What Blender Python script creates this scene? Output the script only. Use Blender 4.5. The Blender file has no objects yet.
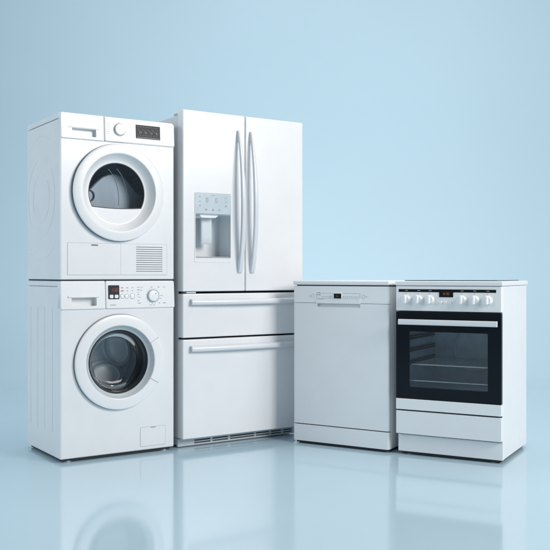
import bpy, bmesh, math, random
from mathutils import Vector, Matrix

random.seed(7)
scene = bpy.context.scene
COL = scene.collection
R = math.radians

# ------------------------------------------------------------------ materials
def new_mat(name):
    m = bpy.data.materials.new(name)
    m.use_nodes = True
    nt = m.node_tree
    return m, nt, nt.nodes["Principled BSDF"]

def paint(name, color, rough=0.35, metallic=0.0, coat=0.0, vary=0.02, rvary=0.012, scale=9.0, bump=0.0, bscale=700.0, spec=0.5, ior=1.5):
    m, nt, b = new_mat(name)
    N, L = nt.nodes, nt.links
    tc = N.new("ShaderNodeTexCoord")
    no = N.new("ShaderNodeTexNoise"); no.inputs["Scale"].default_value = scale; no.inputs["Detail"].default_value = 4
    L.new(tc.outputs["Object"], no.inputs["Vector"])
    mr = N.new("ShaderNodeMapRange")
    mr.inputs["From Min"].default_value = 0.3; mr.inputs["From Max"].default_value = 0.7
    mr.inputs["To Min"].default_value = 1 - vary; mr.inputs["To Max"].default_value = 1 + vary
    L.new(no.outputs["Fac"], mr.inputs["Value"])
    mul = N.new("ShaderNodeVectorMath"); mul.operation = "SCALE"
    mul.inputs[0].default_value = color[:3]
    L.new(mr.outputs["Result"], mul.inputs["Scale"])
    L.new(mul.outputs["Vector"], b.inputs["Base Color"])
    rr = N.new("ShaderNodeMapRange")
    rr.inputs["From Min"].default_value = 0.3; rr.inputs["From Max"].default_value = 0.7
    rr.inputs["To Min"].default_value = max(0.0, rough - rvary); rr.inputs["To Max"].default_value = rough + rvary
    L.new(no.outputs["Fac"], rr.inputs["Value"])
    L.new(rr.outputs["Result"], b.inputs["Roughness"])
    b.inputs["Metallic"].default_value = metallic
    b.inputs["Coat Weight"].default_value = coat
    b.inputs["Coat Roughness"].default_value = 0.12
    b.inputs["Specular IOR Level"].default_value = spec
    b.inputs["IOR"].default_value = ior
    if bump > 0:
        n2 = N.new("ShaderNodeTexNoise"); n2.inputs["Scale"].default_value = bscale; n2.inputs["Detail"].default_value = 2
        L.new(tc.outputs["Object"], n2.inputs["Vector"])
        bp = N.new("ShaderNodeBump"); bp.inputs["Strength"].default_value = bump; bp.inputs["Distance"].default_value = 0.0006
        L.new(n2.outputs["Fac"], bp.inputs["Height"])
        L.new(bp.outputs["Normal"], b.inputs["Normal"])
    return m

def glass(name, tint, rough=0.02, ior=1.45, extra=0.0):
    m = bpy.data.materials.new(name); m.use_nodes = True
    nt = m.node_tree; N, L = nt.nodes, nt.links
    N.remove(N["Principled BSDF"])
    out = N["Material Output"]
    tr = N.new("ShaderNodeBsdfTransparent"); tr.inputs["Color"].default_value = (*tint, 1)
    gl = N.new("ShaderNodeBsdfGlossy"); gl.inputs["Roughness"].default_value = rough
    fr = N.new("ShaderNodeFresnel"); fr.inputs["IOR"].default_value = ior
    ad = N.new("ShaderNodeMath"); ad.operation = "ADD"; ad.inputs[1].default_value = extra
    L.new(fr.outputs["Fac"], ad.inputs[0])
    mx = N.new("ShaderNodeMixShader")
    L.new(ad.outputs["Value"], mx.inputs["Fac"]); L.new(tr.outputs["BSDF"], mx.inputs[1]); L.new(gl.outputs["BSDF"], mx.inputs[2])
    L.new(mx.outputs["Shader"], out.inputs["Surface"])
    return m

def perforated(name, color, hole, pitch, rough=0.35, metallic=0.6):
    """metal sheet with a fine grid of dark holes (pattern of the sheet itself)"""
    m, nt, b = new_mat(name)
    N, L = nt.nodes, nt.links
    tc = N.new("ShaderNodeTexCoord")
    mp = N.new("ShaderNodeMapping"); mp.inputs["Scale"].default_value = (1 / pitch,) * 3
    mp.inputs["Rotation"].default_value = (0, R(45), 0)
    L.new(tc.outputs["Object"], mp.inputs["Vector"])
    sep = N.new("ShaderNodeSeparateXYZ"); L.new(mp.outputs["Vector"], sep.inputs["Vector"])
    outs = []
    for ax in ("X", "Z"):
        fr = N.new("ShaderNodeMath"); fr.operation = "FRACT"; L.new(sep.outputs[ax], fr.inputs[0])
        sb = N.new("ShaderNodeMath"); sb.operation = "SUBTRACT"; L.new(fr.outputs[0], sb.inputs[0]); sb.inputs[1].default_value = 0.5
        sq = N.new("ShaderNodeMath"); sq.operation = "MULTIPLY"; L.new(sb.outputs[0], sq.inputs[0]); L.new(sb.outputs[0], sq.inputs[1])
        outs.append(sq)
    ad = N.new("ShaderNodeMath"); ad.operation = "ADD"; L.new(outs[0].outputs[0], ad.inputs[0]); L.new(outs[1].outputs[0], ad.inputs[1])
    lt = N.new("ShaderNodeMath"); lt.operation = "LESS_THAN"; L.new(ad.outputs[0], lt.inputs[0]); lt.inputs[1].default_value = 0.07
    mx = N.new("ShaderNodeMix"); mx.data_type = "RGBA"
    mx.inputs[6].default_value = (*color, 1); mx.inputs[7].default_value = (*hole, 1)
    L.new(lt.outputs[0], mx.inputs[0]); L.new(mx.outputs[2], b.inputs["Base Color"])
    b.inputs["Roughness"].default_value = rough; b.inputs["Metallic"].default_value = metallic
    return m

def emit(name, color, strength):
    m, nt, b = new_mat(name)
    b.inputs["Base Color"].default_value = (0.02, 0.02, 0.02, 1)
    b.inputs["Emission Color"].default_value = (*color, 1)
    b.inputs["Emission Strength"].default_value = strength
    return m

M = dict(
    enamel=paint("white_enamel", (0.80, 0.81, 0.83), 0.33, coat=0.3, bump=0.10, vary=0.015),
    plastic=paint("white_plastic", (0.82, 0.83, 0.845), 0.30, coat=0.15, vary=0.012),
    fridge=paint("white_fridge_enamel", (0.80, 0.81, 0.83), 0.29, coat=0.35, bump=0.12, bscale=420, vary=0.012),
    handle=paint("white_satin_handle", (0.68, 0.71, 0.745), 0.30, coat=0.15, vary=0.01),
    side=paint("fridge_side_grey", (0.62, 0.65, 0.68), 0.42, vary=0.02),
    gap=paint("dark_gap_rubber", (0.028, 0.035, 0.042), 0.7),
    greyplastic=paint("grey_plastic", (0.36, 0.42, 0.47), 0.4),
    joint=paint("grey_door_joint", (0.30, 0.36, 0.41), 0.5),
    bevel_shade=paint("bevel_shade_grey", (0.60, 0.65, 0.69), 0.24, coat=0.3),  # grey carries the shading of the white door's inner bevel
    recess=paint("dispenser_recess_plastic", (0.74, 0.78, 0.81), 0.42),
    paddle=paint("dispenser_paddle_plastic", (0.62, 0.67, 0.71), 0.42),
    bluegrey=paint("dispenser_panel_glass", (0.50, 0.585, 0.645), 0.26, coat=0.4, vary=0.05, scale=14),
    silver=paint("satin_silver", (0.70, 0.73, 0.76), 0.28, metallic=0.7),
    paddlesteel=paint("drum_paddle_steel", (0.84, 0.91, 0.95), 0.38, metallic=0.1),
    steel=paint("drum_steel", (0.68, 0.79, 0.87), 0.34, metallic=0.12, vary=0.06, scale=20),
    darksteel=paint("dark_drum_steel", (0.16, 0.21, 0.26), 0.38, metallic=0.5, vary=0.08, scale=20),
    perf=perforated("perforated_steel", (0.66, 0.66, 0.66), (0.28, 0.285, 0.30), 0.005, metallic=0.1),
    perfdark=perforated("perforated_dark_steel", (0.52, 0.72, 0.86), (0.17, 0.25, 0.32), 0.008, metallic=0.2),
    rubber=paint("black_rubber_gasket", (0.018, 0.024, 0.03), 0.38, vary=0.1, scale=30),
    black=paint("black_gloss_glass", (0.006, 0.010, 0.015), 0.06, vary=0.1, rvary=0.01, spec=0.22),
    blackp=paint("black_plastic", (0.008, 0.010, 0.012), 0.25, spec=0.2),
    dispglass=paint("dark_display_window", (0.022, 0.027, 0.030), 0.40, vary=0.2, scale=60, spec=0.18),
    print=paint("grey_print", (0.30, 0.34, 0.38), 0.5),
    printdark=paint("dark_print", (0.10, 0.12, 0.14), 0.5),
    printred=paint("red_print", (0.45, 0.06, 0.06), 0.5),
    faint=paint("faint_print", (0.34, 0.38, 0.42), 0.5),
    ghost=paint("dim_display_symbols", (0.16, 0.18, 0.19), 0.4),
    oven=paint("oven_enamel", (0.68, 0.77, 0.84), 0.35, vary=0.10, scale=16),
    chrome=paint("chrome_wire", (0.78, 0.82, 0.85), 0.3, metallic=0.3),
    darkwire=paint("dark_enamelled_wire", (0.07, 0.08, 0.09), 0.3),
    hob=paint("black_hob_glass", (0.01, 0.012, 0.015), 0.08),
    white_ring=paint("white_hob_print", (0.5, 0.5, 0.5), 0.4),
    red=emit("red_led_digits", (0.9, 0.10, 0.08), 0.30),
    reddim=emit("dim_red_led_digits", (1.0, 0.30, 0.22), 0.20),
    icon=emit("white_led_digits", (0.7, 0.9, 1.0), 0.35),
    doorglass=glass("washer_bowl_glass", (0.97, 0.985, 1.0), 0.02, 1.28, 0.012),
    dryerglass=glass("dryer_door_glass", (0.86, 0.91, 0.95), 0.02, 1.45, 0.01),
    ovenglass=glass("oven_window_glass", (0.96, 0.97, 0.98), 0.02, 1.35, 0.006),
)

# ------------------------------------------------------------------ geometry helpers
class Frame:
    """things are drawn in (u right along the front, v back, z up) from the front-left-bottom corner"""
    def __init__(s, w, d, z=0.0, k=1.0, zk=0.0): s.ox, s.oy, s.z, s.k, s.zk = -w / 2, -d / 2, z, k, zk
CUR = Frame(0, 0)

def thing(name, label, cat, x, y, yaw, w, d, z=0.0, k=1.0, zk=0.0):
    """Empty at the centre of the base; x, y is the world place of the front-left corner"""
    global CUR
    o = bpy.data.objects.new(name, None); COL.objects.link(o)
    o.empty_display_size = 0.2
    a = R(yaw); c, s = math.cos(a), math.sin(a)
    o.location = (x + k * (w / 2) * c - k * (d / 2) * s, y + k * (w / 2) * s + k * (d / 2) * c, z)
    o.rotation_euler = (0, 0, a)
    o["label"] = label; o["category"] = cat
    CUR = Frame(w, d, z, k, zk)
    return o

def finish(name, bm, mats, parent, smooth=True, angle=38, tilt=None, label=None):
    """bm is in (u,v,z); link as ONE object. The part's origin sits at its own centre."""
    if tilt:
        z0, k = tilt
        for v in bm.verts: v.co.y += k * (v.co.z - z0)
    for v in bm.verts:
        v.co = ((v.co.x + CUR.ox) * CUR.k, (v.co.y + CUR.oy) * CUR.k, v.co.z * CUR.k + CUR.zk - CUR.z)
    me = bpy.data.meshes.new(name)
    bm.normal_update()
    bm.to_mesh(me); bm.free()
    for m in (mats if isinstance(mats, (list, tuple)) else [mats]): me.materials.append(m)
    if smooth:
        me.polygons.foreach_set("use_smooth", [True] * len(me.polygons))
        me.set_sharp_from_angle(angle=R(angle))
    o = bpy.data.objects.new(name, me); COL.objects.link(o)
    if parent is not None: o.parent = parent
    if smooth:
        wn = o.modifiers.new("weighted", "WEIGHTED_NORMAL"); wn.keep_sharp = True; wn.weight = 80
    if label: o["label"] = label
    return o

def box(u0, u1, v0, v1, z0, z1, r=0.0, seg=3, bm=None, mi=0):
    t = bmesh.new()
    bmesh.ops.create_cube(t, size=1)
    for v in t.verts:
        v.co = Vector(((u0 + u1) / 2 + v.co.x * (u1 - u0), (v0 + v1) / 2 + v.co.y * (v1 - v0), (z0 + z1) / 2 + v.co.z * (z1 - z0)))
    if r > 0:
        bmesh.ops.bevel(t, geom=t.edges[:], offset=r, segments=seg, affect="EDGES", profile=0.5)
    return merge(bm, t, mi)

def merge(bm, t, mi=0):
    for f in t.faces: f.material_index = mi
    if bm is None: return t
    me = bpy.data.meshes.new("tmp"); t.to_mesh(me); t.free()
    old = set(bm.faces)
    bm.from_mesh(me); bpy.data.meshes.remove(me)
    for f in bm.faces:
        if f not in old: f.material_index = mi
    return bm

def rr_points(u0, u1, z0, z1, rc, n=6):
    pts = []
    rcs = rc if isinstance(rc, (list, tuple)) else [rc] * 4     # bottom-left, bottom-right, top-right, top-left
    for (cu, cz, a0, r) in ((u0 + rcs[0], z0 + rcs[0], 180, rcs[0]), (u1 - rcs[1], z0 + rcs[1], 270, rcs[1]),
                            (u1 - rcs[2], z1 - rcs[2], 0, rcs[2]), (u0 + rcs[3], z1 - rcs[3], 90, rcs[3])):
        if r <= 1e-6: pts.append((cu, cz)); continue
        for i in range(n + 1):
            a = R(a0 + 90 * i / n); pts.append((cu + r * math.cos(a), cz + r * math.sin(a)))
    return pts

def slab(pts, v0, v1, be=0.0, bm=None, mi=0, seg=3, both=False):
    """polygon in the front plane, from v0 (front) to v1 (back); front rim rounded by be"""
    t = bmesh.new()
    a = [t.verts.new((p[0], v0, p[1])) for p in pts]
    b = [t.verts.new((p[0], v1, p[1])) for p in pts]
    n = len(pts)
    t.faces.new(a); t.faces.new(b[::-1])
    for i in range(n): t.faces.new((a[i], b[i], b[(i + 1) % n], a[(i + 1) % n]))
    bmesh.ops.recalc_face_normals(t, faces=t.faces[:])
    if be > 0:
        t.edges.ensure_lookup_table()
        ed = [e for e in t.edges if all(abs(v.co.y - v0) < 1e-7 for v in e.verts) or (both and all(abs(v.co.y - v1) < 1e-7 for v in e.verts))]
        bmesh.ops.bevel(t, geom=ed, offset=be, segments=seg, affect="EDGES", profile=0.5)
    return merge(bm, t, mi)

def plate(u0, u1, z0, z1, v0, v1, rc=0.0, be=0.0, bm=None, mi=0, seg=3):
    lo = be * 1.3                                   # corner radius never tighter than the rounded rim
    rc = [max(r, lo) for r in rc] if isinstance(rc, (list, tuple)) else (max(rc, lo) if rc > 0 else 0.0)
    return slab(rr_points(u0, u1, z0, z1, rc), v0, v1, be, bm, mi, seg)

def lathe(prof, c, seg=96, bm=None, mi=0, a0=None, a1=None, closed=False):
    """revolve profile [(r, v)] around the axis along v through c=(u, z)"""
    t = bmesh.new()
    full = a0 is None
    if full: a0, a1 = 0, 360
    n = seg if full else seg + 1
    rings = []
    for i in range(n):
        a = R(a0 + (a1 - a0) * i / seg)
        rings.append([t.verts.new((c[0] + r * math.cos(a), v, c[1] + r * math.sin(a))) for r, v in prof])
    m = len(prof)
    for i in range(n if full else n - 1):
        p, q = rings[i], rings[(i + 1) % n]
        for j in range(m if closed else m - 1):
            k = (j + 1) % m
            t.faces.new((p[j], p[k], q[k], q[j]))
    if closed and not full:
        t.faces.new(rings[0]); t.faces.new(rings[-1][::-1])
    bmesh.ops.remove_doubles(t, verts=t.verts[:], dist=1e-6)
    bmesh.ops.recalc_face_normals(t, faces=t.faces[:])
    return merge(bm, t, mi)

def tube(path, r, seg=10, bm=None, mi=0, closed=False):
    t = bmesh.new()
    P = [Vector(p) for p in path]; n = len(P); rings = []
    up = None
    for i in range(n):
        if closed: d = (P[(i + 1) % n] - P[i - 1])
        else: d = P[min(i + 1, n - 1)] - P[max(i - 1, 0)]
        d.normalize()
        if up is None:
            up = Vector((0, 0, 1)) if abs(d.z) < 0.9 else Vector((1, 0, 0))
        x = d.cross(up).normalized(); y = x.cross(d).normalized(); up = y
        rings.append([t.verts.new(P[i] + r * (math.cos(2 * math.pi * k / seg) * x + math.sin(2 * math.pi * k / seg) * y)) for k in range(seg)])
    for i in range(n if closed else n - 1):
        p, q = rings[i], rings[(i + 1) % n]
        for k in range(seg): t.faces.new((p[k], p[(k + 1) % seg], q[(k + 1) % seg], q[k]))
    if not closed:
        t.faces.new(rings[0]); t.faces.new(rings[-1])
    bmesh.ops.recalc_face_normals(t, faces=t.faces[:])
    return merge(bm, t, mi)

def sweep(sections, bm=None, mi=0):
    """loft through closed loops of equal length, capped"""
    t = bmesh.new()
    rings = [[t.verts.new(p) for p in s] for s in sections]
    m = len(sections[0])
    for p, q in zip(rings, rings[1:]):
        for k in range(m): t.faces.new((p[k], p[(k + 1) % m], q[(k + 1) % m], q[k]))
    t.faces.new(rings[0]); t.faces.new(rings[-1])
    bmesh.ops.recalc_face_normals(t, faces=t.faces[:])
    return merge(bm, t, mi)

def cut(bm, cutter, solver="EXACT"):
    """boolean difference of two bmeshes -> new bmesh (all in u,v,z)"""
    ma = bpy.data.meshes.new("a"); bm.to_mesh(ma); bm.free()
    mb = bpy.data.meshes.new("b"); cutter.to_mesh(mb); cutter.free()
    oa = bpy.data.objects.new("a", ma); ob = bpy.data.objects.new("b", mb)
    COL.objects.link(oa); COL.objects.link(ob)
    md = oa.modifiers.new("cut", "BOOLEAN"); md.operation = "DIFFERENCE"; md.object = ob; md.solver = solver
    dg = bpy.context.evaluated_depsgraph_get()
    me = bpy.data.meshes.new_from_object(oa.evaluated_get(dg))
    out = bmesh.new(); out.from_mesh(me)
    bpy.data.objects.remove(oa); bpy.data.objects.remove(ob)
    for x in (ma, mb, me): bpy.data.meshes.remove(x)
    return out

def bars(items, v0, th=0.0008, bm=None, mi=0):
    """printed marks: thin raised rectangles (u, z, width, height) centred"""
    for (u, z, w, h) in items:
        bm = box(u - w / 2, u + w / 2, v0 - th, v0 + th, z - h / 2, z + h / 2, bm=bm, mi=mi)
    return bm

SEG = {"0": "abcdef", "1": "bc", "2": "abged", "3": "abgcd", "4": "fgbc", "5": "afgcd", "6": "afgedc", "7": "abc", "8": "abcdefg", "9": "abfgcd"}
def digits(text, u, z, h, v0, bm=None, th=0.0006, mi=0):
    w = h * 0.5; s = h * 0.13
    for ch in text:
        if ch == ":":
            bm = bars([(u, z + h * 0.18, s, s), (u, z - h * 0.18, s, s)], v0, th, bm, mi); u += w * 0.55; continue
        cu = u + w / 2
        D = {"a": (cu, z + h / 2, w, s), "d": (cu, z - h / 2, w, s), "g": (cu, z, w, s), "b": (u + w, z + h / 4, s, h / 2), "c": (u + w, z - h / 4, s, h / 2),
             "f": (u, z + h / 4, s, h / 2), "e": (u, z - h / 4, s, h / 2)}
        bm = bars([D[q] for q in SEG[ch]], v0, th, bm, mi)
        u += w * 1.6
    return bm

def ring_marks(c, r, angs, v0, ln, wd, bm=None, mi=0):
    for a in angs:
        t = box(-ln / 2, ln / 2, -0.0006, 0.0006, -wd / 2, wd / 2)
        mt = Matrix.Translation((c[0] + r * math.cos(R(a)), v0, c[1] + r * math.sin(R(a)))) @ Matrix.Rotation(-R(a), 4, "Y")
        bmesh.ops.transform(t, matrix=mt, verts=t.verts[:])
        bm = merge(bm, t, mi)
    return bm

def foot(u, v, z0, parent, r=0.022, h=0.02):
    t = bmesh.new()
    bmesh.ops.create_cone(t, cap_ends=True, segments=24, radius1=r, radius2=r * 0.85, depth=h, matrix=Matrix.Translation((u, v, z0 + h / 2)))
    return finish("foot", t, M["greyplastic"], parent)

# ================================================================== WASHING MACHINE
WX, WY, WYAW, WW, WD = -0.9928, 4.0663, 33.78, 0.5876, 0.4738

def build_washer():
    T = thing("washing_machine", "white front loading washing machine standing on the floor under the dryer, with dark round porthole", "washing machine", WX, WY, WYAW, WW, WD)
    c, RD = (0.2925, 0.4555), 0.2275
    # cabinet with porthole opening and four pressed grooves in the visible side
    b = box(0, WW, 0.0, WD, 0.016, 0.818, 0.007)
    b = cut(b, box(0.025, WW - 0.025, 0.02, WD - 0.02, 0.05, 0.70))
    b = cut(b, box(0.012, WW - 0.012, -0.1, 0.060, 0.7130, 0.9))
    b = cut(b, lathe([(0, -0.05), (0.205, -0.05), (0.205, 0.05), (0, 0.05)], c, 96))
    g = None
    for v, z0 in ((0.4156, 0.130), (0.3128, 0.126), (0.2125, 0.129), (0.105, 0.131)):
        g = tube([(0, v, z0), (0, v, 0.3), (0, v, 0.5), (0, v, 0.719)], 0.0032, 8, g)
    b = cut(b, g)
    finish("cabinet", b, M["enamel"], T)
    tp = box(0.0, WW, 0.031, WD, 0.8195, 0.8445, 0.005)
    finish("top_panel", tp, M["enamel"], T)
    sh = box(0.01, WW - 0.01, 0.02, WD - 0.012, 0.81, 0.8222)
    finish("top_seal", sh, M["greyplastic"], T)
    # control panel right of the detergent drawer
    tl = (0.712, 0.055)
    pan = plate(0.2225, WW, 0.7115, 0.8445, -0.009, 0.029, [0.001, 0.006, 0.010, 0.001], 0.005)
    vf = -0.009
    mk = bars([(0.3066, 0.811, 0.013, 0.004), (0.3332, 0.811, 0.008, 0.004), (0.3599, 0.811, 0.011, 0.002),
               (0.3332, 0.796, 0.008, 0.003), (0.3599, 0.796, 0.008, 0.003)], vf, bm=pan, mi=1)
    mk = bars([(0.258, 0.7290, 0.030, 0.003)], vf, bm=mk, mi=1)
    mk = bars([(0.393, 0.8125, 0.016, 0.002), (0.411, 0.8125, 0.006, 0.003), (0.392, 0.800, 0.011, 0.004), (0.406, 0.799, 0.008, 0.003),
               (0.391, 0.786, 0.008, 0.002), (0.391, 0.777, 0.008, 0.003), (0.395, 0.765, 0.018, 0.0015), (0.391, 0.748, 0.008, 0.003),
               (0.395, 0.736, 0.016, 0.003), (0.5005, 0.8135, 0.007, 0.005), (0.530, 0.8135, 0.014, 0.002), (0.5165, 0.771, 0.014, 0.002),
               (0.509, 0.757, 0.010, 0.002), (0.5035, 0.735, 0.006, 0.004), (0.530, 0.735, 0.014, 0.004), (0.462, 0.814, 0.009, 0.0025),
               (0.456, 0.7255, 0.012, 0.002), (0.474, 0.7255, 0.010, 0.002)], vf, bm=mk, mi=1)
    mk = ring_marks((0.469, 0.770), 0.038, range(0, 360, 24), vf, 0.004, 0.0016, mk, 1)
    mk = bars([(0.3066, 0.796, 0.015, 0.004)], vf, bm=mk, mi=2)
    pn = finish("control_panel", mk, [M["plastic"], M["print"], M["printred"]], T, tilt=tl)
    dp = finish("display", plate(0.2345, 0.2915, 0.757, 0.8235, vf - 0.002, vf + 0.004, 0.004, 0.0012), M["dispglass"], T, tilt=tl)
    finish("digit", digits("1:30", 0.2500, 0.8005, 0.014, vf - 0.0022), M["red"], dp, smooth=False, tilt=tl)
    for u in (0.2500, 0.2755):
        finish("button", plate(u - 0.0095, u + 0.0095, 0.7615, 0.778, vf - 0.005, vf, 0.004, 0.0015), M["plastic"], T, tilt=tl)
    for u, r in ((0.3066, 0.0095), (0.3300, 0.0095), (0.3599, 0.012)):
        rb = finish("round_button", lathe([(r, vf + 0.001), (r, vf - 0.0008), (r - 0.001, vf - 0.0016), (0, vf - 0.0016)], (u, 0.7695), 32), M["plastic"], T, tilt=tl)
        finish("button_ring", lathe([(r + 0.0018, vf + 0.0005), (r + 0.0018, vf - 0.0007), (r + 0.0002, vf - 0.0007), (r + 0.0002, vf + 0.0005)], (u, 0.7695), 32), M["faint"], rb, tilt=tl)
    dc = (0.4690, 0.7705)
    dl = finish("program_dial", lathe([(0.0265, vf + 0.001), (0.0265, vf - 0.0075), (0.0258, vf - 0.0098), (0.0235, vf - 0.0108), (0, vf - 0.0105)], dc, 64), M["plastic"], T, tilt=tl)
    finish("dial_ring", lathe([(0.0315, vf + 0.001), (0.0315, vf - 0.005), (0.0295, vf - 0.0065), (0.0262, vf - 0.0065), (0.0262, vf + 0.001)], dc, 64), M["greyplastic"], dl, tilt=tl)
    finish("pointer_dot", lathe([(0.0025, vf - 0.0100), (0.0025, vf - 0.0116), (0, vf - 0.0116)], (dc[0] + 0.010, dc[1] + 0.011), 16), M["printred"], dl, tilt=tl)
    # detergent drawer
    dr = plate(0.0, 0.2205, 0.7115, 0.8445, -0.009, 0.030, [0.006, 0.001, 0.001, 0.006], 0.004)
    ct = plate(0.052, 0.1755, 0.727, 0.7675, -0.03, 0.026, [0.012, 0.006, 0.002, 0.002], 0)
    dr = cut(dr, ct)
    d = finish("detergent_drawer", dr, M["plastic"], T, tilt=tl)
    lip = sweep([[(u, v, z) for v, z in ((-0.008, 0.7775), (-0.013, 0.7745), (-0.0155, 0.7705), (-0.0150, 0.7675), (-0.008, 0.7665))] for u in (0.036, 0.040, 0.186, 0.190)])
    finish("handle_lip", lip, M["plastic"], d, tilt=tl)
    # door
    D = lathe([(RD - 0.010, 0.0035), (RD - 0.010, -0.0050), (RD - 0.0015, -0.0055), (RD, -0.0090), (RD, -0.0165), (RD - 0.0010, -0.0190), (RD - 0.0035, -0.0205), (RD - 0.012, -0.0222), (RD - 0.035, -0.0240), (RD - 0.0480, -0.0242), (RD - 0.0510, -0.0236), (RD - 0.0528, -0.0218),
               (RD - 0.0530, 0.0), (0.1745, 0.030), (0.19, 0.030), (0.19, 0.0035)], c, 128, closed=True)
    door = finish("door", D, M["plastic"], T, angle=50)
    finish("door_joint", lathe([(RD - 0.012, 0.003), (RD - 0.012, -0.0010), (RD + 0.0030, -0.0010), (RD + 0.0035, 0.003)], c, 128, closed=True), M["joint"], door)
    finish("door_shadow_ring", lathe([(RD - 0.0098, 0.003), (RD - 0.0055, 0.002), (RD - 0.0055, -0.0052), (RD - 0.0098, -0.0052)], c, 96, closed=True), M["rubber"], door, angle=50)  # dark ring standing in for the shadow line behind the door edge
    finish("door_inner_bevel", lathe([(0.1748, -0.0208), (0.1735, -0.0205), (0.1640, -0.0035), (0.1572, 0.0015), (0.1535, 0.0035), (0.1535, 0.0200), (0.1700, 0.0200), (0.1744, 0.0)], c, 128, closed=True), M["bevel_shade"], door, angle=50)  # inner bevel of the ring, its shading put into the colour
    ha = lathe([(0.1765, -0.0215), (0.1775, -0.0252), (0.184, -0.0260), (0.196, -0.0255), (0.2165, -0.0236), (0.2255, -0.0218), (0.2292, -0.0185), (0.2297, -0.012), (0.2297, -0.004), (0.2235, -0.004), (0.200, -0.018)], c, 40, a0=-29, a1=28.5, closed=True)
    finish("door_handle", ha, M["plastic"], door, angle=50)
    for a in (-29.6, 29.2):
        finish("handle_seam", lathe([(0.1745, -0.0215), (0.1765, -0.0246), (0.196, -0.0246), (0.2165, -0.0228), (0.2245, -0.0212), (0.2285, -0.0182), (0.2288, -0.008), (0.200, -0.015)], c, 2, a0=a - 0.28, a1=a + 0.28, closed=True), M["greyplastic"], door, smooth=False)
    rg = lathe([(0.1532, 0.002), (0.1505, -0.001), (0.1475, 0.002), (0.1435, 0.010), (0.1425, 0.024), (0.1535, 0.028)], c, 96, closed=True)
    finish("glass_frame", rg, M["rubber"], door, angle=50)
    bowl = lathe([(0.1440, 0.0085), (0.138, 0.0105), (0.132, 0.019), (0.126, 0.032), (0.120, 0.047), (0.1165, 0.057)] + [(0.1155 * math.cos(R(a)) ** 0.8, 0.060 + 0.013 * math.sin(R(a))) for a in range(0, 90, 5)] + [(0, 0.073)], c, 128)
    finish("bowl_glass", bowl, M["doorglass"], door, angle=60)
    gk = lathe([(0.188, 0.024), (0.165, 0.036), (0.150, 0.050), (0.153, 0.062), (0.143, 0.072), (0.146, 0.084), (0.136, 0.094), (0.137, 0.104), (0.205, 0.110)], c, 96)
    finish("door_gasket", gk, M["rubber"], T, angle=60)
    # drum with swirl-pressed back and lifters
    dm = lathe([(0.150, 0.105), (0.205, 0.110), (0.215, 0.125), (0.215, 0.30), (0.205, 0.33), (0.17, 0.335), (0.150, 0.322), (0.128, 0.335), (0.105, 0.335), (0.085, 0.315), (0.05, 0.312), (0, 0.315)], c, 96)
    drum = finish("drum", dm, M["steel"], T, angle=60)
    for (du, dz, ra, rb, rot) in ((0.072, 0.040, 0.054, 0.074, 24), (0.012, -0.088, 0.050, 0.072, 74)):
        t = bmesh.new()
        prof = [(1.46, 0.326), (1.36, 0.300), (1.28, 0.296), (1.20, 0.312), (1.10, 0.312), (1.03, 0.286), (1.00, 0.281), (0.96, 0.283), (0.90, 0.287), (0.70, 0.284), (0.40, 0.281), (0.0, 0.280)]
        rings = []
        for i in range(56):
            q = 2 * math.pi * i / 56; ring = []
            for r_, v_ in prof:
                x, z = ra * r_ * math.cos(q), rb * r_ * math.sin(q)
                cr, sr = math.cos(R(rot)), math.sin(R(rot))
                ring.append(t.verts.new((c[0] + du + 0.045 + x * cr - z * sr, v_, c[1] + dz + x * sr + z * cr)))
            rings.append(ring)
        for i in range(56):
            p, q_ = rings[i], rings[(i + 1) % 56]
            for j in range(len(prof) - 1): t.faces.new((p[j], p[j + 1], q_[j + 1], q_[j]))
        bmesh.ops.remove_doubles(t, verts=t.verts[:], dist=1e-6)
        bmesh.ops.recalc_face_normals(t, faces=t.faces[:])
        finish("drum_paddle", t, M["paddlesteel"], drum, angle=70)
    # filter flap
    fl = plate(0.4042, 0.5390, 0.0345, 0.1268, -0.0015, 0.012, 0.006, 0.001)
    nt = plate(0.4560, 0.4880, 0.1205, 0.14, -0.01, 0.02, 0.003, 0)
    f = finish("filter_flap", cut(fl, nt), M["enamel"], T)
    finish("flap_latch", plate(0.459, 0.485, 0.1215, 0.1262, -0.001, 0.008, 0.001, 0.0005), M["greyplastic"], f)
    fr = cut(plate(0.4027, 0.5405, 0.033, 0.1283, -0.0004, 0.004, 0.007, 0), plate(0.4042, 0.5390, 0.0345, 0.1268, -0.01, 0.01, 0.006, 0))
    finish("flap_gap", fr, M["greyplastic"], f, smooth=False)
    finish("under_light_block", box(0.016, WW - 0.016, 0.016, WD - 0.016, 0.004, 0.018), M["gap"], T, smooth=False)  # dark box added underneath to stop light leaking and darken the contact line
    for u in (0.045, WW - 0.045):
        for v in (0.035, WD - 0.04): foot(u, v, 0.0, T, 0.02, 0.022)
    return T

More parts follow.
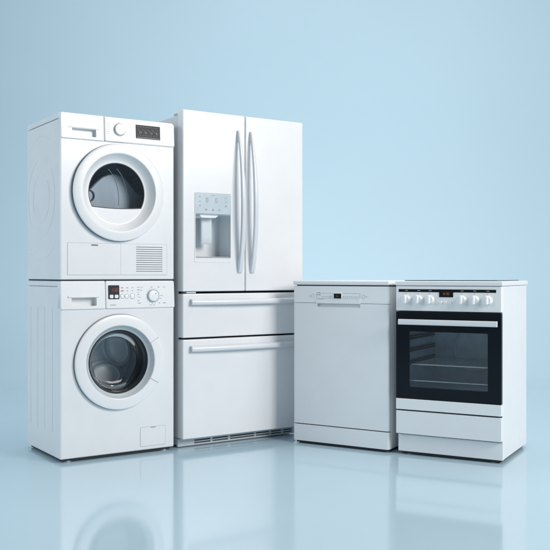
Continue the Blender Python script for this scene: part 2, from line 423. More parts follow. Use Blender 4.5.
# ================================================================== TUMBLE DRYER
def build_dryer():
    Z = 0.846
    T = thing("tumble_dryer", "white tumble dryer stacked on the washing machine, with half-round door window", "dryer", WX, WY, WYAW, WW, WD, Z)
    c, RD = (0.2868, 1.2670), 0.2325
    b = box(0, WW, 0.0, WD, Z + 0.0050, 1.6015, 0.006)
    b = cut(b, box(0.025, WW - 0.025, 0.02, WD - 0.02, 0.90, 1.49))
    b = cut(b, box(0.012, WW - 0.012, -0.1, 0.060, 1.5095, 1.7))
    b = cut(b, box(0.374, 0.530, -0.1, 0.0150, 0.882, 1.017))
    b = cut(b, lathe([(0, -0.05), (0.20, -0.05), (0.20, 0.05), (0, 0.05)], c, 96))
    # embossed ovals on the side
    oc = (0.2614, 1.2455)
    g = None
    for rad in (0.192, 0.118):
        g = tube([(0, oc[0] + rad * 0.99 * math.cos(R(a)), oc[1] + rad * math.sin(R(a))) for a in range(0, 360, 5)], 0.003, 8, g, closed=True)
    for s in (1, -1):
        g = tube([(0, oc[0] + 0.300 * math.cos(R(a)), oc[1] + s * 0.300 * math.sin(R(a))) for a in range(54, 127, 4)], 0.003, 8, g)
    b = cut(b, g)
    finish("cabinet", b, M["enamel"], T)
    finish("top_panel", box(-0.001, WW + 0.001, 0.020, WD, 1.604, 1.628, 0.005), M["enamel"], T)
    finish("base_pad", box(0.006, WW - 0.006, 0.006, WD - 0.006, Z - 0.0010, Z + 0.012), M["gap"], T, smooth=False)
    tl = (1.508, 0.06)
    vf = -0.010
    pan = plate(0.2145, WW, 1.508, 1.628, vf, 0.018, [0.001, 0.010, 0.016, 0.001], 0.007)
    mk = bars([(0.235, 1.599 - i * 0.0105, 0.020 - 0.002 * (i % 3), 0.0014) for i in range(6)], vf, bm=pan, mi=1)
    mk = bars([(0.347, 1.600 - i * 0.0105, 0.017 - 0.002 * (i % 2), 0.0014) for i in range(6)], vf, bm=mk, mi=1)
    for z in (1.590, 1.578, 1.562, 1.551): mk = bars([(0.533, z, 0.016, 0.0014)], vf, bm=mk, mi=1)
    pn = finish("control_panel", mk, [M["plastic"], M["faint"]], T, tilt=tl)
    for z in (1.584, 1.557):
        finish("touch_button", plate(0.522, 0.545, z - 0.010, z + 0.010, vf - 0.0012, vf + 0.003, 0.004, 0.0006), M["plastic"], T, tilt=tl)
    dp = finish("display", plate(0.3765, 0.5075, 1.5365, 1.6035, vf - 0.0012, vf + 0.004, 0.001, 0.0006), M["dispglass"], T, tilt=tl)
    gm = bars([(0.388 + 0.0142 * i, 1.5945, 0.009, 0.0014) for i in range(8)] + [(0.390 + 0.0085 * i, 1.580 - 0.006 * (i % 3), 0.0032, 0.0030) for i in range(13)] +
              [(0.397 + 0.030 * i, 1.566, 0.0022, 0.014) for i in range(4)] + [(0.404 + 0.030 * i, 1.566, 0.0018, 0.010) for i in range(4)] +
              [(0.388 + 0.0142 * i, 1.5525, 0.007, 0.0016) for i in range(8)] + [(0.442, 1.5420, 0.122, 0.0030)], vf - 0.0013)
    finish("display_symbol", gm, M["ghost"], dp, smooth=False, tilt=tl)
    dc = (0.2925, 1.5705)
    dl = finish("program_dial", lathe([(0.0275, vf + 0.001), (0.0275, vf - 0.009), (0.0262, vf - 0.0125), (0.0235, vf - 0.0138), (0, vf - 0.0138)], dc, 64), M["plastic"], T, tilt=tl)
    finish("dial_ring", lathe([(0.0315, vf + 0.001), (0.0315, vf - 0.003), (0.0280, vf - 0.004), (0.0272, vf + 0.001)], dc, 64), M["silver"], dl, tilt=tl)
    finish("pointer_mark", bars([(dc[0] - 0.004, dc[1] + 0.033, 0.003, 0.003)], vf), M["print"], dl, smooth=False, tilt=tl)
    # water container drawer
    dr = plate(0.0, 0.2128, 1.508, 1.628, vf, 0.0195, [0.006, 0.001, 0.001, 0.008], 0.004)
    dr = cut(dr, plate(0.0535, 0.1735, 1.5225, 1.5585, -0.03, 0.0165, [0.010, 0.004, 0.002, 0.002], 0))
    d = finish("water_drawer", dr, M["plastic"], T, tilt=tl)
    lip = sweep([[(u, v, z) for v, z in ((-0.0095, 1.5665), (-0.0125, 1.5635), (-0.0130, 1.5600), (-0.0095, 1.5585))] for u in (0.037, 0.041, 0.183, 0.187)])
    finish("handle_lip", lip, M["plastic"], d, tilt=tl)
    # door: broad ring sloping into a dish; the window is a disc with its lower part cut off
    gc, gr, zc = (0.2868, 1.2705), 0.1515, 1.1965
    D = lathe([(RD - 0.012, 0.0035), (RD - 0.012, -0.0060), (RD - 0.004, -0.0065), (RD - 0.002, -0.0110), (RD, -0.0200), (RD - 0.0006, -0.0232), (RD - 0.003, -0.0254), (RD - 0.012, -0.0272), (RD - 0.030, -0.0285), (0.1890, -0.0285), (0.1868, -0.0278), (0.1852, -0.0258),
               (0.178, -0.0125), (0.168, 0.000), (0.160, 0.0078), (0.154, 0.0108), (0.150, 0.0120), (0.146, 0.0122), (0.146, 0.024), (0.195, 0.024), (0.195, 0.0035)], c, 128, closed=True)
    door = finish("door", D, M["plastic"], T, angle=50)
    finish("door_joint", lathe([(RD - 0.012, 0.003), (RD - 0.012, -0.0010), (RD + 0.0030, -0.0010), (RD + 0.0035, 0.003)], c, 128, closed=True), M["joint"], door)
    finish("door_shadow_ring", lathe([(RD - 0.0098, 0.003), (RD - 0.0055, 0.002), (RD - 0.0055, -0.0052), (RD - 0.0098, -0.0052)], c, 96, closed=True), M["rubber"], door, angle=50)  # shadow under the door edge, drawn as a dark ring
    a_s = math.asin((zc - c[1]) / 0.1500)
    pts = [(c[0] + 0.1500 * math.cos(a), c[1] + 0.1500 * math.sin(a)) for a in [math.pi - a_s + (math.pi + 2 * a_s) * i / 40 for i in range(41)]]
    top = []
    for i in range(1, 20):
        t_ = i / 20; u = pts[-1][0] + (pts[0][0] - pts[-1][0]) * t_
        top.append((u, zc - 0.006 * math.sin(math.pi * t_)))
    finish("door_dish", slab(pts + top, 0.0121, 0.0235, 0.0012), M["plastic"], door, angle=50)
    # dark rim of the window and the pane
    def half(r, zcut):
        a = math.asin((zcut - c[1]) / r)
        P = [(c[0] + r * math.cos(q), c[1] + r * math.sin(q)) for q in [a + (math.pi - 2 * a) * i / 60 for i in range(61)]]
        n = len(P)
        return P + [(P[-1][0] + (P[0][0] - P[-1][0]) * i / 20, zcut - 0.006 * math.sin(math.pi * i / 20)) for i in range(1, 20)]
    rim = cut(slab(half(0.1500, zc - 0.002), 0.0128, 0.034), slab(half(0.1425, zc + 0.004), 0.0, 0.06))
    finish("window_rim", rim, M["rubber"], door, angle=50)
    finish("window_glass", slab(half(0.1440, zc + 0.003), 0.018, 0.021), M["dryerglass"], door, smooth=False)
    # reflections in the curved glass modelled as two light arcs, and the lock eye
    bw = None
    for du, rad in ((0.022, 0.165), (0.064, 0.170)):
        P = [(c[0] - 0.105 + du + rad * 0.62 * math.cos(R(a)), 0.036, c[1] - 0.03 + rad * math.sin(R(a))) for a in range(-14, 66, 4)]
        P = [p for p in P if p[2] > zc + 0.004 and (p[0] - c[0]) ** 2 + (p[2] - c[1]) ** 2 < 0.140 ** 2]
        bw = tube(P, 0.0016, 8, bw)
    finish("glass_reflection", bw, M["silver"], door)
    finish("lock_eye", lathe([(0.030, 0.050), (0.030, 0.038), (0.027, 0.035), (0.024, 0.038), (0.023, 0.050)], (0.155, 1.250), 40), M["silver"], door)
    # grip: slightly raised sector at the left of the ring
    gp = lathe([(0.1955, -0.0262), (0.1965, -0.0293), (0.2025, -0.0293), (0.2208, -0.0280), (0.2300, -0.0260), (0.2328, -0.0236), (0.2335, -0.0200), (0.2300, -0.010), (0.225, -0.010)], c, 30, a0=151, a1=206, closed=True)
    finish("door_grip", gp, M["plastic"], door, angle=50)
    # drum
    dm = lathe([(0.156, 0.030), (0.165, 0.075), (0.225, 0.085), (0.232, 0.10), (0.232, 0.34), (0.222, 0.355), (0.0, 0.36)], c, 96)
    drum = finish("drum", dm, M["perfdark"], T, angle=60)
    hump = [(0.06, 1.15), (0.10, 1.22), (0.135, 1.262), (0.17, 1.300), (0.205, 1.330), (0.240, 1.346), (0.275, 1.350), (0.310, 1.340), (0.340, 1.318), (0.362, 1.290), (0.380, 1.268),
            (0.400, 1.256), (0.420, 1.254), (0.421, 1.22), (0.415, 1.13), (0.30, 1.10), (0.15, 1.10)]
    hump = [(u + 0.055, z + 0.024) for u, z in hump]
    finish("drum_baffle", slab(hump, 0.125, 0.150, 0.008), M["perf"], drum, angle=50)
    # lower left flap and lower right vent
    cf = finish("condenser_flap", plate(0.0350, 0.2995, 0.8735, 1.0225, -0.0015, 0.012, 0.002, 0.001), M["enamel"], T)
    finish("flap_latch", plate(0.151, 0.184, 1.0115, 1.0165, -0.0035, 0.004, 0.001, 0.0008), [M["printdark"]], cf)
    fp = plate(0.3010, 0.5465, 0.8735, 1.0225, -0.0015, 0.012, 0.002, 0.001)
    sl = None
    nz = 12
    for i in range(nz):
        z = 0.8905 + i * (1.0085 - 0.8905) / (nz - 1)
        sl = box(0.381, 0.5225, -0.02, 0.03, z - 0.0018, z + 0.0018, bm=sl)
    vg = finish("vent_panel", cut(fp, sl), M["enamel"], T)
    finish("vent_shadow_gap", cut(plate(0.0335, 0.548, 0.872, 1.024, -0.0004, 0.004, 0.003, 0), plate(0.0350, 0.5465, 0.8735, 1.0225, -0.01, 0.01, 0.002, 0)), M["greyplastic"], vg, smooth=False)
    finish("vent_backing", box(0.376, 0.528, 0.0030, 0.0118, 0.884, 1.0145), M["print"], vg, smooth=False)
    return T

# ================================================================== FRIDGE
def build_fridge():
    W, Dp, K = 0.7194, 0.66, 1.022      # drawn at 0.72 m width and enlarged a little
    T = thing("refrigerator", "tall white French-door refrigerator with water dispenser in its left door", "refrigerator", -0.4496 * K, 4.288 * K, 33.78, W, Dp, 0.0, K, 0.8755 * (1 - K))
    cab = box(0.005, W - 0.005, 0.066, Dp, 0.064, 1.664, 0.008)
    cab = cut(cab, box(0.0650, 0.2745, 0.04, 0.1255, 0.9530, 1.1767))
    finish("cabinet", cab, M["side"], T)
    finish("cabinet_gasket", cut(box(0.012, W - 0.012, 0.0585, 0.0655, 0.075, 1.655), box(0.0655, 0.2740, 0.04, 0.1, 0.9535, 1.1762)), M["gap"], T, smooth=False)
    finish("base_frame", box(0.008, W - 0.008, 0.0765, Dp - 0.01, 0.0280, 0.0630), M["side"], T, smooth=False)
    # doors
    zt, zb = 1.682, 0.7915
    dl = box(0, 0.3572, 0, 0.058, zb, zt, 0.006, 4)
    dl = cut(dl, box(0.0660, 0.2735, -0.02, 0.08, 0.9540, 1.1757))
    L = finish("door", dl, M["fridge"], T)
    L["label"] = "left door with the water dispenser"
    Rr = finish("door", box(0.3612, W, 0, 0.058, zb, zt, 0.006, 4), M["fridge"], T)
    def vhandle(uc0, parent):
        secs = []
        n = 48; z1, z0 = 1.604, 0.884
        for i in range(n + 1):
            t_ = i / n; z = z1 + (z0 - z1) * t_
            q = math.sin(math.pi * t_) ** 0.75 if 0 < t_ < 1 else 0
            bow = 0.044 * q
            w = 0.0045 + 0.0075 * min(1, t_ / 0.45) ** 0.7 + 0.0010 * t_
            th = 0.010 + 0.003 * q
            u = uc0 - 0.006 + 0.010 * t_
            vb, vfr = -bow + 0.0005, -bow - th
            if t_ > 0.9: vb = 0.0005
            if t_ < 0.08: vb = 0.0005
            r = min(w * 0.6, 0.006)
            loop = [(u - w, vb, z), (u - w, vfr + r, z), (u - w + r * 0.3, vfr + r * 0.3, z), (u - w + r, vfr, z), (u + w - r, vfr, z), (u + w - r * 0.3, vfr + r * 0.3, z), (u + w, vfr + r, z), (u + w, vb, z)]
            secs.append(loop)
        finish("door_handle", sweep(secs), M["handle"], parent, angle=45)
    vhandle(0.3200, L); vhandle(0.3945, Rr)
    # dispenser
    dpn = plate(0.0665, 0.2730, 1.1755, 1.2785, -0.003, 0.004, [0.001, 0.001, 0.005, 0.005], 0.0015)
    ic = bars([(0.0939, 1.2593, 0.008, 0.005), (0.0939, 1.2361, 0.008, 0.004), (0.0939, 1.2159, 0.008, 0.005), (0.2421, 1.2575, 0.008, 0.005), (0.2421, 1.2369, 0.010, 0.002),
               (0.2421, 1.2168, 0.010, 0.007), (0.1289, 1.1965, 0.010, 0.008), (0.1676, 1.1965, 0.009, 0.009), (0.2038, 1.1965, 0.008, 0.007), (0.1676, 1.2690, 0.020, 0.002)], -0.003, bm=dpn, mi=1)
    dg = digits("8", 0.1290, 1.2440, 0.020, -0.0031, ic, mi=2); dg = digits("0", 0.1820, 1.2440, 0.020, -0.0031, dg, mi=2)
    finish("dispenser_panel", dg, [M["bluegrey"], M["print"], M["icon"]], L)
    # deep recess through the door: liner of back, sides and ceiling
    rc_ = cut(box(0.0665, 0.2730, 0.002, 0.1240, 0.9545, 1.1752), plate(0.0690, 0.2705, 0.9572, 1.1735, -0.02, 0.120, 0.006, 0))
    finish("dispenser_recess", rc_, M["recess"], L)
    fr = cut(plate(0.0645, 0.2750, 0.9345, 1.2805, -0.0022, 0.004, 0.006, 0.0012), plate(0.0690, 0.2705, 0.9570, 1.2800, -0.02, 0.02, [0.006, 0.006, 0.002, 0.002], 0))
    finish("dispenser_frame", fr, M["fridge"], L)
    finish("drip_tray", box(0.0700, 0.2695, 0.004, 0.119, 0.9578, 0.9640, 0.002), M["greyplastic"], L)
    nz = sweep([[(u0, v, z) for (u0, v) in ((0.103 + i, 0.100), (0.103 + i, 0.012), (0.205 - j, 0.012), (0.205 - j, 0.100))] for z, i, j in ((1.1742, 0, 0), (1.166, 0.0, 0.002), (1.1575, 0.010, 0.016))])
    finish("dispenser_nozzle", nz, M["plastic"], L)
    pd = sweep([[(0.1345, v0 + 0.004, z), (0.1345, v0 - 0.008, z), (0.1445, v0 - 0.0125, z), (0.1900, v0 - 0.0125, z), (0.1945, v0 - 0.008, z), (0.1945, v0 + 0.004, z)]
                for z, v0 in ((1.158, 0.066), (1.10, 0.065), (1.06, 0.064), (1.040, 0.064), (1.028, 0.068))])
    finish("dispenser_paddle", pd, M["paddle"], L, angle=25)
    finish("hinge_cover", box(0.012, 0.085, 0.02, 0.12, 1.6645, 1.6760, 0.003), M["greyplastic"], T)
    finish("top_hinge", box(0.002, 0.010, 0.0585, 0.0650, 1.655, 1.667, 0.002), M["greyplastic"], T)
    finish("center_hinge", box(0.022, 0.075, 0.004, 0.062, 0.7822, 0.7888, 0.001), M["silver"], T)
    # drawers
    for z0, z1, hz in ((0.5645, 0.7805, 0.738), (0.068, 0.5555, 0.5088)):
        d = finish("freezer_drawer", box(0, W, 0, 0.058, z0, z1, 0.006, 4), M["fridge"], T)
        secs = []
        n = 40
        for i in range(n + 1):
            t_ = i / n; u = 0.041 + (W - 0.082) * t_
            bow = 0.012 * math.sin(math.pi * t_) ** 0.8 if 0 < t_ < 1 else 0
            f = 0.024 + bow
            secs.append([(u, 0.0005, hz + 0.0165), (u, -f * 0.55, hz + 0.0155), (u, -f * 0.85, hz + 0.0125), (u, -f, hz + 0.0055), (u, -f - 0.0005, hz - 0.006), (u, -f + 0.003, hz - 0.0115), (u, -f + 0.007, hz - 0.0130), (u, -f + 0.011, hz - 0.0115), (u, -f * 0.45, hz + 0.004), (u, 0.0005, hz + 0.006)])
        finish("drawer_handle", sweep(secs), M["handle"], d, angle=45)
    # base grille
    gb = box(0.004, W - 0.004, 0.060, 0.076, 0.0225, 0.0615, 0.003)
    sl = None
    segs = [(0.0963, 0.1902), (0.2005, 0.2925), (0.3037, 0.4524), (0.4610, 0.5470), (0.5560, 0.6230), (0.6320, 0.690)]
    for a, b_ in segs:
        for z in (0.0345, 0.0465): sl = box(a, b_, 0.02, 0.075, z - 0.0036, z + 0.0036, bm=sl)
    gr = finish("base_grille", cut(gb, sl), M["side"], T)
    finish("grille_backing", box(0.09, 0.695, 0.0740, 0.0752, 0.0265, 0.0565), M["printdark"], gr, smooth=False)
    for u in (0.05, W - 0.05):
        for v in (0.11, Dp - 0.06): foot(u, v, 0.0190, T, 0.02, 0.0100)
    return T

# ================================================================== DISHWASHER
def build_dishwasher():
    W, Dp = 0.5402, 0.55
    T = thing("dishwasher", "white freestanding dishwasher with plain door and thin black display, between the refrigerator and the stove", "dishwasher", 0.0962, 4.5881, -31.17, W, Dp)
    finish("cabinet", box(0.0, W, 0.030, Dp, 0.014, 0.816, 0.005), M["enamel"], T)
    finish("worktop", box(-0.002, W + 0.002, -0.004, Dp, 0.8215, 0.8445, 0.007, 4), M["enamel"], T)
    finish("worktop_gap", box(0.018, W + 0.0005, 0.006, Dp - 0.02, 0.815, 0.823), M["gap"], T, smooth=False)
    # front column pieces have rounded vertical edges
    def front(z0, z1, v0, be, name, mat, cutter=None, extra=None):
        P = [(0, 0.0305)]
        r = 0.011
        for i in range(7):
            a = math.pi + (math.pi / 2) * i / 6; P.append((r + r * math.cos(a), v0 + r + r * math.sin(a)))
        for i in range(7):
            a = 1.5 * math.pi + (math.pi / 2) * i / 6; P.append((W - r + r * math.cos(a), v0 + r + r * math.sin(a)))
        P.append((W, 0.0305))
        b = sweep([[(p[0], p[1], z) for p in P] for z in (z0, z1)])
        ed = [e for e in b.edges if abs(e.verts[0].co.z - e.verts[1].co.z) < 1e-6 and not all(v.co.y > 0.03 for v in e.verts)]
        bmesh.ops.bevel(b, geom=ed, offset=be, segments=2, affect="EDGES", profile=0.5)
        if cutter is not None: b = cut(b, cutter)
        return finish(name, b, mat, T) if extra is None else b
    finish("door_gap", box(0.006, W - 0.006, 0.0235, 0.029, 0.02, 0.81), M["gap"], T, smooth=False)
    # scooped grip under the panel box
    sc = sweep([[(u, v, z) for v, z in ((-0.03, 0.735), (0.020, 0.735), (0.019, 0.728), (0.014, 0.718), (0.004, 0.709), (-0.004, 0.704), (-0.03, 0.700))] for u in (0.141, 0.384)])
    front(0.1042, 0.7285, 0.0, 0.0012, "door", M["enamel"], sc)
    front(0.0150, 0.0992, -0.003, 0.0012, "kick_plate", M["enamel"])
    hd = plate(0.1365, 0.3855, 0.7275, 0.7560, -0.0040, 0.004, [0.002, 0.002, 0.003, 0.003], 0.0015)
    bx_ = finish("door_handle", bars([(0.164, 0.7500, 0.040, 0.0016), (0.2610, 0.7545, 0.243, 0.0009)], -0.0040, bm=hd, mi=1), [M["plastic"], M["print"]], T)
    vf = -0.001
    pf = front(0.7300, 0.8158, -0.001, 0.0012, "control_panel", None, extra=1)
    mk = bars([(0.150, 0.7830, 0.016, 0.0022), (0.1385, 0.764, 0.0012, 0.032), (0.384, 0.7640, 0.0010, 0.026), (0.146, 0.7715, 0.005, 0.006), (0.157, 0.7715, 0.007, 0.006),
               (0.098, 0.7640, 0.010, 0.0018), (0.420, 0.7640, 0.008, 0.0016), (0.262, 0.7800, 0.244, 0.0008)], vf, bm=pf, mi=1)
    mk = bars([(0.172 + 0.0118 * i, 0.7620, 0.007 - 0.002 * (i % 2), 0.0020) for i in range(5)] + [(0.291 + 0.0118 * i, 0.7620, 0.007 - 0.0025 * (i % 2), 0.0026) for i in range(8)], vf, bm=mk, mi=1)
    mk = ring_marks((0.1160, 0.7640), 0.0085, range(0, 360, 20), vf, 0.0010, 0.0032, mk, 1)
    mk = ring_marks((0.4035, 0.7640), 0.0085, range(0, 360, 20), vf, 0.0010, 0.0032, mk, 1)
    finish("control_panel", mk, [M["plastic"], M["print"]], T)
    dp = finish("display", plate(0.2405, 0.2820, 0.7535, 0.7785, vf - 0.0075, vf + 0.004, 0.001, 0.0006), M["blackp"], T)
    finish("display_symbol", digits("30", 0.2555, 0.7655, 0.0065, vf - 0.0076), M["ghost"], dp, smooth=False)
    finish("display_frame", cut(plate(0.2370, 0.2855, 0.7505, 0.7815, vf - 0.0065, vf + 0.004, 0.002, 0.0006), plate(0.2405, 0.2820, 0.7535, 0.7785, -0.03, 0.02, 0.001, 0)), M["plastic"], dp)
    finish("under_light_block", box(0.014, W - 0.014, 0.012, Dp - 0.016, 0.004, 0.0165), M["gap"], T, smooth=False)  # added dark block, keeps light out from under the dishwasher
    for u in (0.05, W - 0.05):
        for v in (0.06, Dp - 0.05): foot(u, v, 0.0, T, 0.02, 0.0155)
    return T

# ================================================================== STOVE
def build_stove():
    W, Dp = 0.5125, 0.485
    T = thing("electric_stove", "white electric stove with black glass oven door and six knobs, rightmost of the appliances", "stove", 0.5972, 4.2881, -28.66, W, Dp)
    vf = -0.012
    u0, u1 = -0.0030, 0.5088
    cab = box(0.0, W - 0.002, 0.012, Dp, 0.016, 0.8205, 0.004)
    cab = cut(cab, plate(0.035, 0.475, 0.300, 0.640, -0.02, 0.44, 0.01, 0))
    finish("cabinet", cab, M["enamel"], T)
    finish("worktop", box(-0.006, W + 0.004, -0.016, Dp + 0.004, 0.8215, 0.8440, 0.005, 4), M["enamel"], T)
    t = box(0.030, W - 0.032, 0.02, Dp - 0.035, 0.8435, 0.8475, 0.0012)
    hb = finish("hob_glass", t, M["hob"], T)
    for (u, v, r) in ((0.145, 0.13, 0.075), (0.365, 0.13, 0.095), (0.145, 0.34, 0.095), (0.365, 0.34, 0.075)):
        rg = bmesh.new(); n = 64
        a = [rg.verts.new((u + r * math.cos(2 * math.pi * i / n), v + r * math.sin(2 * math.pi * i / n), 0.8477)) for i in range(n)]
        b = [rg.verts.new((u + (r - .003) * math.cos(2 * math.pi * i / n), v + (r - .003) * math.sin(2 * math.pi * i / n), 0.8477)) for i in range(n)]
        for i in range(n): rg.faces.new((a[i], a[(i + 1) % n], b[(i + 1) % n], b[i]))
        finish("cooking_zone", rg, M["white_ring"], hb, smooth=False)
    # control panel
    knobs = (0.0490, 0.1105, 0.1680, 0.3235, 0.3835, 0.4455)
    pan = plate(u0, u1, 0.7000, 0.8195, vf, 0.0125, 0.004, 0.003)
    for u in knobs: pan = bars([(u, 0.7835, 0.0018, 0.005)], vf, bm=pan, mi=1)
    pn = finish("control_panel", pan, [M["plastic"], M["print"]], T)
    sm = plate(0.0110, 0.4850, 0.7905, 0.8045, vf - 0.0012, vf + 0.004, 0.0, 0.0005)
    for u in knobs: sm = bars([(u + 0.004, 0.7980, 0.010, 0.0030), (u - 0.003, 0.7980, 0.003, 0.0030)], vf - 0.0013, bm=sm, mi=1)
    finish("scale_strip", sm, [M["blackp"], M["print"]], pn, smooth=False)
    dp = finish("display", plate(0.2142, 0.2820, 0.7675, 0.8000, vf - 0.0022, vf + 0.004, 0.001, 0.0006), M["blackp"], T)
    finish("digit", digits("12:30", 0.2295, 0.7835, 0.0105, vf - 0.0024), M["reddim"], dp, smooth=False)
    for u in (0.2216, 0.2456, 0.2704):
        finish("button", lathe([(0.0062, vf + 0.001), (0.0062, vf - 0.004), (0.005, vf - 0.0055), (0, vf - 0.006)], (u, 0.7420), 24), M["plastic"], T)
    for u in knobs:
        kc = (u, 0.7550)
        k = finish("knob", lathe([(0.0235, vf + 0.001), (0.0235, vf - 0.0035), (0.0225, vf - 0.005), (0.0205, vf - 0.006), (0.0185, vf - 0.0085), (0.0178, vf - 0.0125), (0.0165, vf - 0.014), (0, vf - 0.0145)], kc, 48), M["plastic"], T)
        g = box(u - 0.0052, u + 0.0052, vf - 0.0285, vf - 0.010, kc[1] - 0.0195, kc[1] + 0.0205, 0.003, 3)
        finish("knob_grip", g, M["plastic"], k)
    # oven door
    dr = plate(u0, u1, 0.2755, 0.6945, vf, 0.0105, 0.003, 0.002)
    dr = cut(dr, plate(0.0595, 0.4460, 0.3315, 0.6010, -0.05, 0.05, 0.008, 0))
    door = finish("oven_door", dr, M["black"], T)
    finish("oven_window", plate(0.0590, 0.4465, 0.3310, 0.6015, vf + 0.0030, vf + 0.0060, 0.008, 0), M["ovenglass"], door, smooth=False)
    finish("door_trim", plate(u0, u1, 0.2222, 0.2745, vf - 0.001, 0.0105, 0.002, 0.002), M["plastic"], door)
    secs = []
    for u in (0.0235, 0.0245, 0.4990, 0.5000):
        e = 0.0012 if u in (0.0235, 0.5000) else 0
        secs.append([(u, -0.056 + e, 0.6350 + e), (u, -0.058 + e, 0.6380), (u, -0.057 + e, 0.6560), (u, -0.054, 0.6605 - e), (u, -0.046, 0.6610 - e), (u, -0.044 - e, 0.6580), (u, -0.044 - e, 0.6380), (u, -0.047, 0.6345 + e)])
    h = finish("door_handle", sweep(secs), M["handle"], door, angle=35)
    for u in (0.050, 0.474):
        finish("handle_post", box(u - 0.012, u + 0.012, -0.050, vf + 0.001, 0.640, 0.656, 0.002), M["blackp"], door)
    # cavity
    cv = cut(box(0.036, 0.474, 0.0128, 0.438, 0.301, 0.639), plate(0.046, 0.464, 0.312, 0.628, 0.0, 0.425, 0.02, 0))
    cav = finish("oven_cavity", cv, M["oven"], T)
    fc = lathe([(0.112, 0.4255), (0.112, 0.412), (0.108, 0.408), (0.100, 0.408), (0.096, 0.414), (0.0, 0.412)], (0.2650, 0.4870), 64)
    finish("fan_cover", fc, M["oven"], cav)
    for z in (0.560, 0.500, 0.440):
        for ul in (0.052, 0.458):
            finish("shelf_rail", tube([(ul, 0.03, z), (ul, 0.20, z), (ul, 0.41, z)], 0.0035, 8, tube([(ul, 0.03, z + 0.013), (ul, 0.20, z + 0.013), (ul, 0.41, z + 0.013)], 0.0035, 8)), M["darkwire"], cav)
    rk = None
    zr = 0.438
    rk = tube([(0.056, 0.040, zr), (0.25, 0.040, zr), (0.454, 0.040, zr)], 0.0038, 10, rk)
    rk = tube([(0.056, 0.40, zr), (0.25, 0.40, zr), (0.454, 0.40, zr)], 0.003, 8, rk)
    for u in (0.058, 0.452): rk = tube([(u, 0.04, zr), (u, 0.2, zr), (u, 0.40, zr)], 0.003, 8, rk)
    for i in range(1, 24):
        u = 0.058 + i * (0.452 - 0.058) / 24
        rk = tube([(u, 0.040, zr + 0.003), (u, 0.2, zr + 0.003), (u, 0.40, zr + 0.003)], 0.0016, 6, rk)
    finish("wire_rack", rk, M["chrome"], T)
    finish("inner_door_rail", box(0.050, 0.460, 0.016, 0.024, 0.3585, 0.3640, 0.002), M["steel"], cav)
    # storage drawer and plinth
    finish("storage_drawer", plate(u0, u1, 0.1042, 0.2150, vf, 0.0115, 0.002, 0.0025), M["enamel"], T)
    finish("drawer_gap", cut(box(0.004, W - 0.006, 0.0, 0.0118, 0.10, 0.6975), plate(0.045, 0.465, 0.311, 0.629, -0.05, 0.05, 0.01, 0)), M["gap"], T, smooth=False)
    finish("plinth", box(0.0005, W - 0.0025, 0.0105, 0.03, 0.016, 0.0995, 0.0015), M["enamel"], T)
    finish("under_light_block", box(0.014, W - 0.016, 0.024, Dp - 0.016, 0.004, 0.0175), M["gap"], T, smooth=False)  # added dark block, keeps light out from under the stove
    for u in (0.05, W - 0.05):
        for v in (0.05, Dp - 0.05): foot(u, v, 0.0, T, 0.02, 0.0175)
    return T

build_washer(); build_dryer(); build_fridge(); build_dishwasher(); build_stove()

# ================================================================== STUDIO: floor and seamless backdrop
def structure(name, bm, mat):
    me = bpy.data.meshes.new(name); bm.to_mesh(me); bm.free()
    me.materials.append(mat)
    me.polygons.foreach_set("use_smooth", [True] * len(me.polygons))
    o = bpy.data.objects.new(name, me); COL.objects.link(o)
    o["kind"] = "structure"; o["label"] = name.replace("_", " ")
    return o

floor_m = paint("glossy_blue_floor", (0.440, 0.586, 0.670), 0.095, vary=0.015, rvary=0.02, scale=1.2, spec=0.45)
wall_m = paint("matt_blue_backdrop", (0.440, 0.586, 0.670), 0.85, vary=0.012, rvary=0.03, scale=0.7, spec=0.1)
YW, RW = 9.4, 2.6
nt = wall_m.node_tree                                  # the sheet is polished like the floor where it meets it and turns matt as it rises
bs = nt.nodes["Principled BSDF"]
for l in list(bs.inputs["Roughness"].links): nt.links.remove(l)
tc = nt.nodes.new("ShaderNodeTexCoord"); sx = nt.nodes.new("ShaderNodeSeparateXYZ"); mr = nt.nodes.new("ShaderNodeMapRange")
mr.interpolation_type = "SMOOTHSTEP"
mr.inputs["From Min"].default_value = 0.0; mr.inputs["From Max"].default_value = 0.8
mr.inputs["To Min"].default_value = 0.095; mr.inputs["To Max"].default_value = 0.8
nt.links.new(tc.outputs["Object"], sx.inputs["Vector"]); nt.links.new(sx.outputs["Z"], mr.inputs["Value"]); nt.links.new(mr.outputs["Result"], bs.inputs["Roughness"])
bs.inputs["Specular IOR Level"].default_value = 0.45
t = bmesh.new()
vs = [t.verts.new(p) for p in ((-9, -3, 0), (9, -3, 0), (9, YW - RW, 0), (-9, YW - RW, 0))]
t.faces.new(vs)
structure("floor", t, floor_m)
t = bmesh.new()
prof = [(YW - RW, 0.0)] + [(YW - RW + RW * math.sin(R(a)), RW - RW * math.cos(R(a))) for a in range(5, 91, 5)] + [(YW, 3.5), (YW, 7.5)]
xs = (-9, 9)
rows = [[t.verts.new((x, y, z)) for x in xs] for y, z in prof]
for p, q in zip(rows, rows[1:]): t.faces.new((p[0], p[1], q[1], q[0]))
structure("backdrop", t, wall_m)

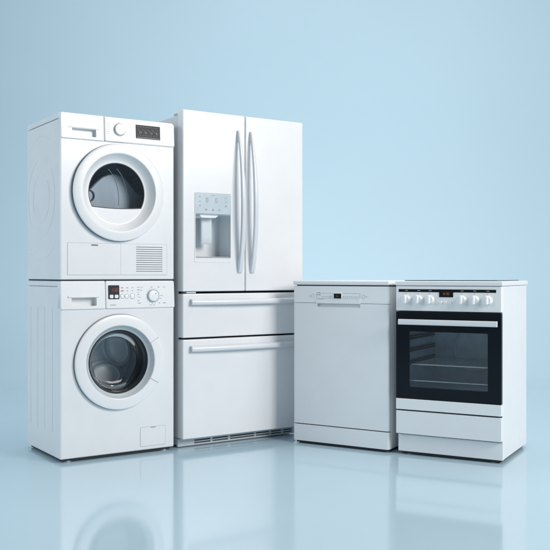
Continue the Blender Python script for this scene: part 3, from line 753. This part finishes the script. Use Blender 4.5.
# ================================================================== light
def area(name, loc, target, sx, sy, power, color):
    l = bpy.data.lights.new(name, "AREA"); l.shape = "RECTANGLE"; l.size = sx; l.size_y = sy; l.energy = power; l.color = color
    o = bpy.data.objects.new(name, l); COL.objects.link(o)
    o.location = loc
    o.rotation_euler = (Vector(target) - Vector(loc)).to_track_quat("-Z", "Y").to_euler()
    return o
area("key_softbox", (4.85, 0.75, 3.55), (0.1, 4.4, 0.9), 2.8, 2.6, 354, (1.0, 0.96, 0.92))
area("overhead_fill", (0.3, 5.6, 6.0), (0.3, 5.7, 0.0), 7.0, 3.2, 228, (0.97, 0.985, 1.0))  # fill added to brighten backdrop and floor evenly
area("side_fill", (-5.0, 2.6, 2.2), (-1.2, 4.4, 0.8), 1.6, 2.2, 92, (0.84, 0.95, 1.0))  # fill added to brighten the washer's left side
sp = bpy.data.lights.new("hidden_backdrop_spot", "SPOT"); sp.energy = 135; sp.spot_size = R(125); sp.spot_blend = 1.0; sp.shadow_soft_size = 0.25; sp.color = (1.0, 0.99, 0.97)  # unseen lamp added behind the appliances to make the backdrop glow
so = bpy.data.objects.new("hidden_backdrop_spot", sp); COL.objects.link(so)
so.location = (0.45, 5.55, 0.75); so.rotation_euler = (Vector((0.7, 9.4, 1.6)) - Vector(so.location)).to_track_quat("-Z", "Y").to_euler()

w = bpy.data.worlds.new("World"); scene.world = w; w.use_nodes = True
bg = w.node_tree.nodes["Background"]
bg.inputs["Color"].default_value = (0.80, 0.895, 0.97, 1); bg.inputs["Strength"].default_value = 0.25

# ================================================================== camera
cam = bpy.data.cameras.new("camera"); co = bpy.data.objects.new("camera", cam); COL.objects.link(co)
co.location = (0, 0, 0.8755); co.rotation_euler = (R(90), 0, 0)
cam.sensor_width = 36; cam.lens = 879.56 / 550 * 36; cam.shift_y = -0.62 / 550
cam.clip_end = 100; cam.clip_start = 0.05
scene.camera = co

scene.view_settings.view_transform = "Standard"
scene.view_settings.look = "None"
scene.view_settings.exposure = 0.0
scene.view_settings.gamma = 1.0
scene.render.engine = "CYCLES"
scene.cycles.max_bounces = 10
scene.cycles.transparent_max_bounces = 16
scene.cycles.caustics_reflective = False
scene.cycles.caustics_refractive = False
scene.cycles.use_denoising = True
scene.cycles.sample_clamp_indirect = 4.0
